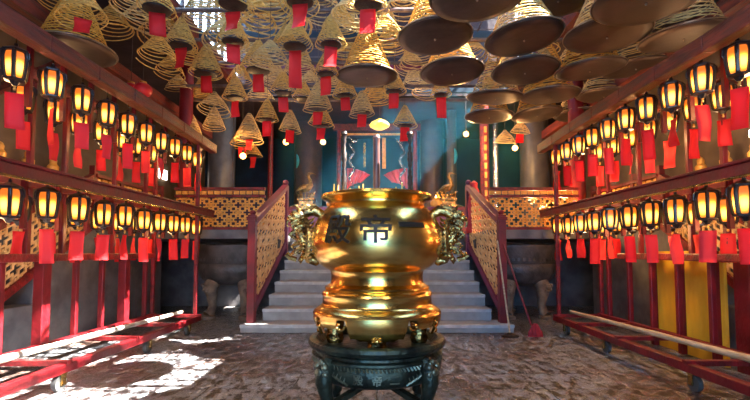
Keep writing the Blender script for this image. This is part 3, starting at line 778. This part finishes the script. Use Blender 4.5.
for k in range(4):
    a = PI/4+k*PI/2; ca, sa = math.cos(a), math.sin(a)
    L_ = MB()
    P_ = lambda r, z: (r*ca, r*sa, z)
    L_.tube([P_(.40,.40),P_(.435,.35),P_(.445,.28),P_(.425,.20),P_(.40,.12),P_(.405,.06),P_(.44,.03),P_(.47,.028)], [.045,.058,.052,.040,.034,.034,.04,.03], 12)
    L_.lathe([(.05,0),(.052,.02),(.03,.03)], (.45*ca, .45*sa, 0), 12)
    lg = L_.build('leg', M['bronze'], sd, smooth=True)
    mk = MB(); tx, ty_ = -sa, ca
    def Q(r, t_, z): return (r*ca+tx*t_, r*sa+ty_*t_, z)
    for (t_, z, rr) in ((0,.345,.036),(-.032,.375,.024),(.032,.375,.024),(-.034,.335,.020),(.034,.335,.020),(0,.31,.026),(-.02,.395,.016),(.02,.395,.016),(0,.40,.018),(-.018,.355,.012),(.018,.355,.012)):
        mk.ball(Q(.462, t_, z), rr, 10)
    mk.build('mask', M['bronzerelief'], lg, smooth=True)
br_ = MB()
for a in (PI/4, 3*PI/4):
    br_.bar((.40*math.cos(a), .40*math.sin(a), .13), (0,0,.225), .045, .03); br_.bar((-.40*math.cos(a), -.40*math.sin(a), .13), (0,0,.225), .045, .03)
br_.build('cross_brace', M['bronze'], sd)

# ================================================================= IRON CAULDRONS under the platform
for s in (-1, 1):
    t = thing('iron_cauldron', 'big dark iron cauldron on carved feet under the parapet %s' % ('lit by warm bulbs' if s < 0 else 'behind the broom'), 'cauldron', (s*2.36, 7.25, 0), 0, 'iron cauldrons')
    MB().lathe([(.0001,.50),(.25,.50),(.45,.54),(.55,.62),(.60,.74),(.60,.84),(.585,.86),(.60,.88),(.625,1.05),(.65,1.12),(.655,1.16),(.63,1.17),(.61,1.16),(.57,.9),(.4,.66),(.0001,.62)], n=48, sx=1.0, sy=.95).build('bowl', M['darkiron'], t, smooth=True)
    rb = MB()
    for k in range(48):
        a = 2*PI*k/48
        rb.box((.612*math.cos(a), .58*math.sin(a), .93), (.018, .035, .05), rz=a)
    rb.build('relief_band', M['darkiron'], t)
    for k, a in enumerate((-PI/2-.62, -PI/2+.62, PI/2)):
        cx_, cy_ = .46*math.cos(a), .46*math.sin(a)
        b = MB(); b.tube([(cx_*.9,cy_*.9,.58),(cx_*1.05,cy_*1.05,.50),(cx_*1.0,cy_*1.0,.36),(cx_*.95,cy_*.95,.20),(cx_*1.02,cy_*1.02,.10),(cx_*1.15,cy_*1.15,.05)], [.12,.12,.085,.06,.07,.085], 12)
        b.lathe([(.12,0),(.12,.04),(.09,.06)], (cx_*1.12, cy_*1.12, 0), 12)
        lg = b.build('leg', M['stonelion'], t, smooth=True)
        m_ = MB()
        for (dx, dz, r_) in ((0,.50,.05),(-.05,.53,.03),(.05,.53,.03),(-.04,.46,.025),(.04,.46,.025),(0,.44,.03)):
            m_.ball((cx_*1.2+dx, cy_*1.2-.03, dz), r_, 8)
        m_.build('mask', M['stonelion'], lg, smooth=True)
    for sx in (-1, 1):
        MB().tube([(sx*.60,0,1.10),(sx*.70,0,1.14),(sx*.72,0,1.24),(sx*.66,0,1.27)], [.03,.03,.028,.02], 8).build('handle', M['darkiron'], t, smooth=True)

# ================================================================= LONG POLES lying on the racks
for s in (-1, 1):
    p1 = Vector((s*2.62, 5.85, .245)); p0 = Vector((s*2.96, 1.4, .245)); n = 14; pts = [p0.lerp(p1, i/n) for i in range(n+1)]
    b = MB(); o0 = p0
    b.tube([tuple(q-o0) for q in pts], [.032-.010*i/n+.003*(i % 3 == 0) for i in range(n+1)], 10)
    o = b.build('bamboo_pole', M['whitepole'] if s < 0 else M['wood'], None, smooth=True, loc=tuple(o0))
    tag(o, 'long %s pole lying on the foot frame of a lantern rack' % ('peeling white' if s < 0 else 'tan bamboo'), 'pole')

# ================================================================= BROOM AND MOP
b0 = at(498, 235, 5.72); b1 = Vector((at(531, 316, 5.45).x, 5.45, .13))
t = thing('broom', 'red broom leaning against the newel post of the stairs', 'broom', (b1.x+.04, 5.42, 0))
t_o = Vector(t.location)
MB().tube([tuple(b1-t_o), tuple(Vector((1.66, 5.66, 1.15))-t_o)], .013, 8).build('handle', M['red'], t, smooth=True)
d = (Vector((1.66,5.66,1.15))-b1).normalized()
MB().lathe([(.075,.0),(.07,.05),(.035,.13),(.02,.16)], n=14, sx=1.3, sy=.6).build('bristles', M['bristle'], t)
p = at(510, 329, 5.45)
t = thing('mop', 'pale wooden pole of a mop leaning beside the red broom', 'mop', (at(510,328,5.4).x, 5.4, 0))
MB().tube([(0,0,.03), tuple(Vector((1.60, 5.72, 1.2))-Vector(t.location))], .011, 8).build('handle', M['wood'], t, smooth=True)
MB().lathe([(.06,0),(.065,.012),(.03,.03),(.014,.05)], n=14, sx=1.8, sy=1.0).build('mop_head', M['iron'], t)

# ================================================================= YELLOW BOARDS behind the right rack
for k, (x0, x1, Yc) in enumerate(((655,677,4.6),(681,710,4.3),(716,724,4.02))):
    Yy0 = 3.2*F/(x1-CX); Yy1 = 3.2*F/(x0-CX)
    t = MB().box((0,0,.53), (.03, Yy1-Yy0, 1.06)).build('yellow_board', M['yellow'], None, loc=(3.2, (Yy0+Yy1)/2, 0), bevel=.004)
    tag(t, 'yellow painted board behind the bamboo-pole rack, %s' % ('beside the twisted dark gap at its far end', 'the wide middle one of the three', 'the narrowest of the three')[k], 'board', 'yellow boards')
for k, px in enumerate((652, 679, 713, 738)):
    Yc = 3.16*F/(px-CX); wd = .06 if k < 3 else .16
    o = MB().box((0,0,.53), (.06, wd, 1.06)).build('red_upright', M['red'], None, loc=(3.16 if k < 3 else 3.2, Yc, 0), bevel=.004)
    tag(o, 'dark red upright beside the yellow boards, %s from the far end' % ORD[k+1], 'post', 'uprights framing the yellow boards')

# ================================================================= SIDE GALLERIES
for s in (-1, 1):
    nm = SIDE[s]
    # stone plinth
    struct(MB().box((s*4.3, 5.9, .675), (1.36, 2.7, 1.35)).box((s*3.72, 4.35, .25), (.24, .9, .5)).build('wall_plinth_'+nm, M['slate'], bevel=.01))
    g = thing('gallery_railing', 'red framed lattice railing above the stone plinth on the %s side' % SD[s], 'railing', (s*3.62, 5.45, 1.35), 0, 'gallery railings')
    Ya, Yb = 0.0, 1.7
    lt = MB(); lattice(lt, 10, 4, lambda u, v: Vector((0, u*Yb, .06+v*.46)), .17, 1); lt.build('lattice', M['cream'], g)
    MB().box((0, Yb/2, .03), (.08, Yb, .06)).build('bottom_rail', M['red'], g); MB().box((0, Yb/2, .55), (.06, Yb, .04)).box((0, Yb/2, .68), (.1, Yb, .04)).build('top_rail', M['red'], g)
    fr = MB()
    for k in range(12): fr.box((0, Yb*(k+.5)/12, .615), (.03, Yb/12*.7, .07))
    fr.build('frieze', M['gold'], g)
    for yy in (0, .57, 1.13, 1.7): MB().box((0, yy, .4), (.07, .07, .8)).build('post', M['red'], g)
    # descending stair rail with lattice, below it
    h = thing('gallery_stair_railing', 'red and gold lattice stair railing running down behind the %s rack' % SD[s], 'railing', (s*3.6, 5.4, 0), 0, 'gallery stair railings')
    Yd = -1.9
    zt2 = lambda u: 2.0-1.0*u; zb2 = lambda u: 1.42-1.15*u
    MB().bar((0, 0, zt2(0)), (0, Yd, zt2(1)), .09, .07).build('handrail', M['redworn'], h)
    MB().bar((0, 0, zb2(0)-.04), (0, Yd, zb2(1)-.04), .07, .08).build('bottom_rail', M['redworn'], h)
    lt = MB(); lattice(lt, 12, 5, lambda u, v: Vector((0, u*Yd, zb2(u)+v*(zt2(u)-.04-zb2(u)))), .17); lt.build('lattice', M['cream'], h)
    # tall gold lattice screen nearer the viewer
    sc2 = thing('lattice_screen', 'tall gold lattice screen behind the near end of the %s rack' % SD[s], 'screen', (s*3.75, 2.6, 0), 0, 'gallery screens')
    lt = MB(); lattice(lt, 5, 8, lambda u, v: Vector((0, .05+u*1.1, .1+v*1.35)), .16); lt.build('lattice', M['gold'], sc2)
    MB().box((0, .05, .75), (.07, .07, 1.5)).box((0, 1.15, .75), (.07, .07, 1.5)).box((0, .6, .05), (.07, 1.1, .1)).box((0, .6, 1.48), (.07, 1.1, .06)).build('frame', M['red'], sc2)
    # shelf with gilt ornaments on the side wall
    sh = thing('wall_shelf', 'dark wall shelf behind the upper lanterns of the %s rack' % SD[s], 'shelf', (s*4.8, 5.2, 1.75), 0, 'wall shelves')
    MB().box((0, 0, .38), (.4, 3.2, .04)).build('board', M['redwood'], sh); [MB().box((0, yy, .19), (.3, .05, .38)).build('bracket', M['redwood'], sh) for yy in (-1.5, 0, 1.5)]
    for k in range(6):
        b = MB().lathe([(.07,0),(.08,.02),(.04,.05),(.07,.10),(.075,.15),(.045,.19),(.05,.24),(.03,.28),(.0001,.30)], n=14)
        o = b.build('gilt_figure', M['gold'], None, smooth=True, loc=(s*4.75, 4.0+.45*k, 2.15)); tag(o, 'small gilt ornament on the %s side wall shelf, %s from the near end' % (SD[s], ORD[k+1]), 'ornament', 'gilt ornaments on the %s side wall shelf' % SD[s])
    # inner eaves: sloping beams
    for k in range(3):
        b = MB(); b.bar((s*4.9, 2.2+1.5*k, 2.95), (s*3.5, 2.2+1.5*k, 3.55), .07, .10)
        struct(b.build('trim_%d' % (20+k+(3 if s > 0 else 0)), M['redwood']))
    struct(MB().bar((s*3.5, 1.0, 3.5), (s*3.5, 8.9, 3.5), .10, .16).bar((s*4.2, 1.0, 3.25), (s*4.2, 8.9, 3.25), .08, .1).build('trim_%d' % (26+(s > 0)), M['redwood']))
# high side windows, seen as bright glints beyond the racks
struct(MB().box((-4.97, 9.9, 2.85), (.04, .35, .22)).build('window_2', M['window']))
o = struct(MB().box((4.97, 5.2, 2.62), (.04, .9, .10)).build('window_3', M['window']))

# round red silk lanterns above the left rack
for k, px in enumerate((143, 131)):
    p = at(px, 90, 5.6+.25*k)
    t = thing('silk_lantern', 'round red silk lantern above the white-pole rack, %s of the pair' % ('larger and nearer', 'farther')[k], 'lantern', p, 0, 'round silk lanterns')
    b = MB(); n = 16; pr = []
    for i in range(13):
        a = PI*i/12; pr.append((max(.035, .115*math.sin(a)), -.095*math.cos(a)))
    b.lathe(pr, n=24); b.build('globe', M['redlantern'], t, smooth=True)
    MB().lathe([(.04,.085),(.045,.11)], n=12).lathe([(.04,-.11),(.045,-.085)], n=12).build('collar', M['gold'], t)
    MB().cyl((0,0,.1),(0,0,CZ-p.z), .004, 5).build('cord', M['cord'], t)

# ================================================================= PENDANT BULBS
for k, (px, py, Y) in enumerate(((243,156,7.6),(286,142,8.0),(323,142,8.4),(466,134,8.6),(515,148,8.3),(232,204,6.95),(270,204,6.95))):
    p = at(px, py, Y)
    desc = ('over the parapet on the white-pole side','beside the thick dark brown column','high above the dark crane statue','above the golden crane statue','over the parapet above the broom','low behind the parapet lattice','low beside the stair railing')[k]
    t = thing('pendant_bulb', 'glowing yellow bulb on a cord, %s' % desc, 'light bulb', p, 0, 'hanging bulbs')
    MB().ball((0,0,0), .055 if k < 5 else .035, 14).build('globe', M['bulb'], t, smooth=True)
    MB().lathe([(.02,.05),(.026,.06),(.02,.10)], n=10).build('socket', M['black'], t)
    MB().cyl((0,0,.09),(0,0,CZ-p.z), .005, 5).build('cord', M['cord'], t)

# ================================================================= ALTAR
al = thing('altar_table', 'long plum red altar table at the head of the stairs', 'altar', (0, 9.1, PZ))
MB().box((0,0,.55), (4.1,.7,.07)).build('top', M['purple'], al, bevel=.01)
MB().box((0,-.30,.26), (3.9,.05,.50)).build('front_panel', M['purple'], al)
for sx in (-1.9, 1.9): MB().box((sx,.0,.26), (.09,.6,.52)).build('leg', M['red'], al)
AT = PZ+.585
# centre shrine behind
sh = thing('shrine', 'central shrine with crimson drapes between two silver dragon posts', 'shrine', (0, 10.6, PZ))
MB().box((0,.5,1.3), (2.2,.1,2.6)).build('back_panel', M['teal'], sh)
MB().box((0,0,.3), (2.2,.9,.6)).build('base', M['purple'], sh)
for sx in (-.92, .92): MB().lathe([(.05,0),(.05,2.6)], (sx,-.35,0), 14).build('post', M['redworn'], sh, smooth=True)
MB().box((0,-.35,2.66), (2.1,.12,.16)).build('lintel', M['redwood'], sh); MB().box((0,-.35,2.5), (1.8,.04,.05)).build('trim_strip', M['gold'], sh)
for sx in (-1, 1):
    b = MB(); vs = []; nu, nv = 14, 8
    for j in range(nv+1):
        for i in range(nu+1):
            u = i/nu; v = j/nv; wd = .62*(1-.45*v*(1-.2*v)); xx = sx*(.72-(.0)-wd*u*.9)
            vs.append((xx, -.42+.03*math.sin(u*22), 1.66-.20*u*u*.8-v*(.50-.32*u)))
    b.add(vs, [(j*(nu+1)+i, j*(nu+1)+i+1, (j+1)*(nu+1)+i+1, (j+1)*(nu+1)+i) for j in range(nv) for i in range(nu)])
    o = b.build('drape', M['drape'], sh, smooth=True); md = o.modifiers.new('solid', 'SOLIDIFY'); md.thickness = .012
    # silver dragon winding up a post
    d_ = MB(); pts = []
    for i in range(60):
        u = i/59; a = u*5*PI; pts.append((sx*.60+.055*math.cos(a), -.45+.055*math.sin(a), 1.2+1.05*u))
    d_.tube(pts, [.020+.014*math.sin(u_/59*PI) for u_ in range(60)], 7)
    for i in range(4, 60, 4):
        x_, y_, z_ = pts[i]; d_.tube([(x_,y_-.02,z_),(x_+.03*math.cos(i),y_-.07,z_+.02),(x_+.05*math.cos(i),y_-.08,z_+.06)], [.016,.010,.002], 5)
    d_.ball((sx*.54,-.52,2.28), .055, 10, 1.5, 1, .8); d_.tube([(sx*.58,-.5,2.31),(sx*.66,-.5,2.38),(sx*.72,-.5,2.36)], [.016,.010,.003], 5); d_.tube([(sx*.5,-.5,2.31),(sx*.42,-.5,2.36)], [.014,.004], 5)
    d_.build('silver_dragon', M['silver'], sh, smooth=True)
MB().box((.17,-.3,2.05), (.09,.03,.75)).build('banner', M['gold'], sh); MB().box((-.3,-.3,2.0), (.06,.03,.6)).build('banner', M['oldbrass'], sh)
p = at(379.5, 125, 8.8)
t = thing('gold_lamp', 'round yellow gold lamp hanging above the centre of the shrine', 'lamp', p)
MB().lathe([(.0001,-.10),(.10,-.09),(.20,-.03),(.21,.0),(.17,.05),(.08,.10),(.03,.13),(.0001,.13)], n=24).build('shade', emat('lit_gold_shade', (.9,.55,.08), 1.1), t, smooth=True)
MB().cyl((0,0,.12),(0,0,CZ-p.z), .006, 5).build('cord', M['cord'], t)
# candles on the altar
for k, (px, py) in enumerate(((349,189),(404,189),(336,190),(373,191),(412,190),(436,191))):
    p = at(px, py, 8.95)
    t = thing('altar_candle', 'lit candle on the altar table, %s counting from the white-pole side' % ORD[[0,2,4,1,3,5,6][k+1]], 'candle', (p.x, 8.95, AT), 0, 'altar candles')
    MB().cyl((0,0,0),(0,0,.16), .022, 10).build('wax', M['drape'], t, smooth=True)
    MB().lathe([(.0001,.16),(.022,.19),(.018,.22),(.0001,.27)], n=8).build('flame', M['candle'], t, smooth=True)
# crane statues on pedestals
for s_, px, m_, mm in ((-1, 305, 'gildark', 'dark bronze and gold'), (1, 449, 'gildark', 'golden')):
    x = at(px, 200, 8.75).x
    t = thing('crane_statue', '%s crane statue on a carved pedestal on the altar table' % mm, 'statue', (x, 8.95, AT), 0, 'altar statues')
    MB().box((0,0,.03), (.42,.3,.06)).box((0,0,.10),(.30,.22,.08)).box((0,0,.17),(.36,.26,.05)).build('pedestal', M['oldbrass'], t, bevel=.01)
    b = MB()
    b.tube([(-.03,0,.19),(-.03,0,.34)], .012, 6); b.tube([(.04,0,.19),(.04,0,.34)], .012, 6)
    b.tube([(-.16,0,.33),(-.08,0,.37),(.02,0,.42),(.08,0,.48),(.07,0,.58),(.03,0,.66),(.05,0,.72),(.09,0,.73)], [.012,.06,.09,.065,.034,.028,.032,.022], 10)
    b.tube([(.09,0,.73),(.19,0,.70)], [.014,.003], 6)
    b.tube([(-.02,-.08,.44),(-.10,-.14,.40),(-.20,-.12,.33)], [.05,.045,.008], 8); b.tube([(-.02,.08,.44),(-.10,.14,.40),(-.20,.12,.33)], [.05,.045,.008], 8)
    b.build('body', M[m_], t, smooth=True)
    b = MB(); rr_ = random.Random(4)
    for k in range(14):
        a = rr_.uniform(0, 2*PI); x_ = .15*math.cos(a); y_ = .1*math.sin(a); b.tube([(x_,y_,.19),(x_*1.2,y_*1.2,.26+.06*rr_.random()),(x_*1.6,y_*1.6,.24+.12*rr_.random())], [.02,.022,.003], 5)
    b.build('lotus_base', M['oldbrass'], t)
# golden urn and side ornaments
for k, (px, Y, nm_) in enumerate(((437, 8.8, 'squat gold urn on the altar beside the golden crane statue'), (332, 8.8, 'squat gold urn on the altar beside the dark crane statue'), (474, 7.7, 'small red figure behind the stair railing with the broom'))):
    p = at(px, 198, Y); z0 = AT if k < 2 else PZ
    t = MB().lathe([(.05,0),(.11,.02),(.13,.08),(.12,.13),(.08,.16),(.10,.19),(.0001,.19)] if k < 2 else [(.14,0),(.15,.1),(.1,.3),(.12,.5),(.08,.68),(.10,.75),(.06,.82),(.07,.9),(.0001,.95)], n=18).build('gold_urn' if k < 2 else 'gilt_figure', M['gold'] if k < 2 else M['drape'], None, smooth=True, loc=(p.x, Y if k == 2 else 8.9, z0))
    tag(t, nm_, 'urn' if k < 2 else 'ornament')
# blue crescent glows on the back columns, put in as solid coloured shapes
for k, (px, py, Y) in enumerate(((297,161,10.63),(455,156,9.78))):
    p = at(px, py, Y); b = MB(); pts = [(.12*math.cos(a), 0, .26*math.sin(a)) for a in [(-.75+1.5*i/12) for i in range(13)]]
    b.tube([(x_-.1, 0, z_) for x_, _, z_ in pts], [.01+.03*math.sin(PI*i/12) for i in range(13)], 8)
    o = b.build('blue_glow_crescent', mat('blue_glow_colour', (.05,.42,.55), (.03,.3,.42), .3), None, smooth=True, loc=tuple(p)); tag(o, 'blue crescent standing in for a glow %s' % ('on the column behind the dark crane statue' if k == 0 else 'on the slim smoky column'), 'ornament')

# ================================================================= LIGHT
def light(kind, loc, energy, col, size=.1, rot=None, name='lamp'):
    ld = bpy.data.lights.new(name, kind); ld.energy = energy; ld.color = col
    if kind == 'POINT': ld.shadow_soft_size = size
    if kind == 'SUN': ld.angle = size
    o = bpy.data.objects.new(name, ld); COL.objects.link(o); o.location = loc
    if rot: o.rotation_euler = rot
    return o
def aim(o, d): o.rotation_euler = Vector(d).to_track_quat('-Z', 'Y').to_euler()
sun = light('SUN', (6, 4, 9), 75, (1.0,.96,.88), math.radians(.6), name='sun'); aim(sun, (-.95, .10, -1.0))
for (px, py, Y, e) in ((243,156,7.4,25),(286,142,7.8,20),(466,134,8.4,35),(515,148,8.1,40),(232,204,6.9,10),(530,205,7.0,40),(560,205,7.0,30)):
    p = at(px, py, Y); light('POINT', (p.x, p.y-.12, p.z-.05), e, (1,.55,.2), .06)
for s in (-1, 1):
    for yy in (3.15, 4.5, 5.6):
        for zz in (2.22, 1.25): light('POINT', (s*2.78, yy, zz), 4 if s < 0 else 9, (1,.55,.22), .07)
for s in (-1, 1):
    for yy in (3.4, 5.6): light('POINT', (s*4.2, yy, 2.2), 8 if s < 0 else 14, (1,.6,.28), .08)
for sx in (-.5, .5): light('POINT', (sx, 9.6, 2.5), 12, (1,.55,.25), .1)
for x_, e_ in ((-1.5, 60), (1.4, 30)): light('POINT', (x_, -1.2, 2.9), e_, (1,.86,.62), .3)  # unseen lights added behind the camera to put highlights on the censer
hz_ = MB().box((.5, 8.6, 2.72), (4.4, 3.0, 2.6)).build('incense_haze', bpy.data.materials.new('haze'))
m_ = hz_.data.materials[0]; m_.use_nodes = True; nt = m_.node_tree; nt.nodes.clear()
vo = nt.nodes.new('ShaderNodeVolumeScatter'); vo.inputs['Color'].default_value = (.10,.62,1,1); vo.inputs['Density'].default_value = .03; vo.inputs['Anisotropy'].default_value = .1
ou = nt.nodes.new('ShaderNodeOutputMaterial'); nt.links.new(vo.outputs[0], ou.inputs['Volume'])
tag(hz_, 'thin blue incense haze hanging in front of the altar and shrine', 'haze'); hz_['kind'] = 'stuff'
wd = bpy.data.worlds.new('sky'); scene.world = wd; wd.use_nodes = True
nt = wd.node_tree; N = nt.nodes; L = nt.links; bg = N['Background']
tc = N.new('ShaderNodeTexCoord'); nz = N.new('ShaderNodeTexNoise'); nz.inputs['Scale'].default_value = 1.6; nz.inputs['Detail'].default_value = 4
L.new(tc.outputs['Generated'], nz.inputs['Vector'])
cr = N.new('ShaderNodeValToRGB'); e = cr.color_ramp.elements; e[0].position = .42; e[0].color = (.06,.35,.80,1); e[1].position = .60; e[1].color = (.82,.92,1.0,1)
L.new(nz.outputs['Fac'], cr.inputs['Fac']); L.new(cr.outputs['Color'], bg.inputs['Color']); bg.inputs['Strength'].default_value = 8.5

# ================================================================= CAMERA
cam = bpy.data.cameras.new('camera'); co = bpy.data.objects.new('camera', cam); COL.objects.link(co); scene.camera = co
cam.sensor_width = 36; cam.lens = F/750*36; cam.clip_start = .05
co.location = (0, 0, EYE); co.rotation_euler = (PI/2+PITCH, 0, 0)
cam.shift_x = -(CX-375)/750; cam.shift_y = (CY-200)/750
scene.view_settings.view_transform = 'Standard'; scene.view_settings.look = 'None'; scene.view_settings.gamma = 1.0
scene.view_settings.use_curve_mapping = False; scene.view_settings.exposure = 0.5
scene.cycles.max_bounces = 6; scene.cycles.diffuse_bounces = 3; scene.cycles.glossy_bounces = 3; scene.cycles.sample_clamp_indirect = 6
scene.cycles.use_denoising = True
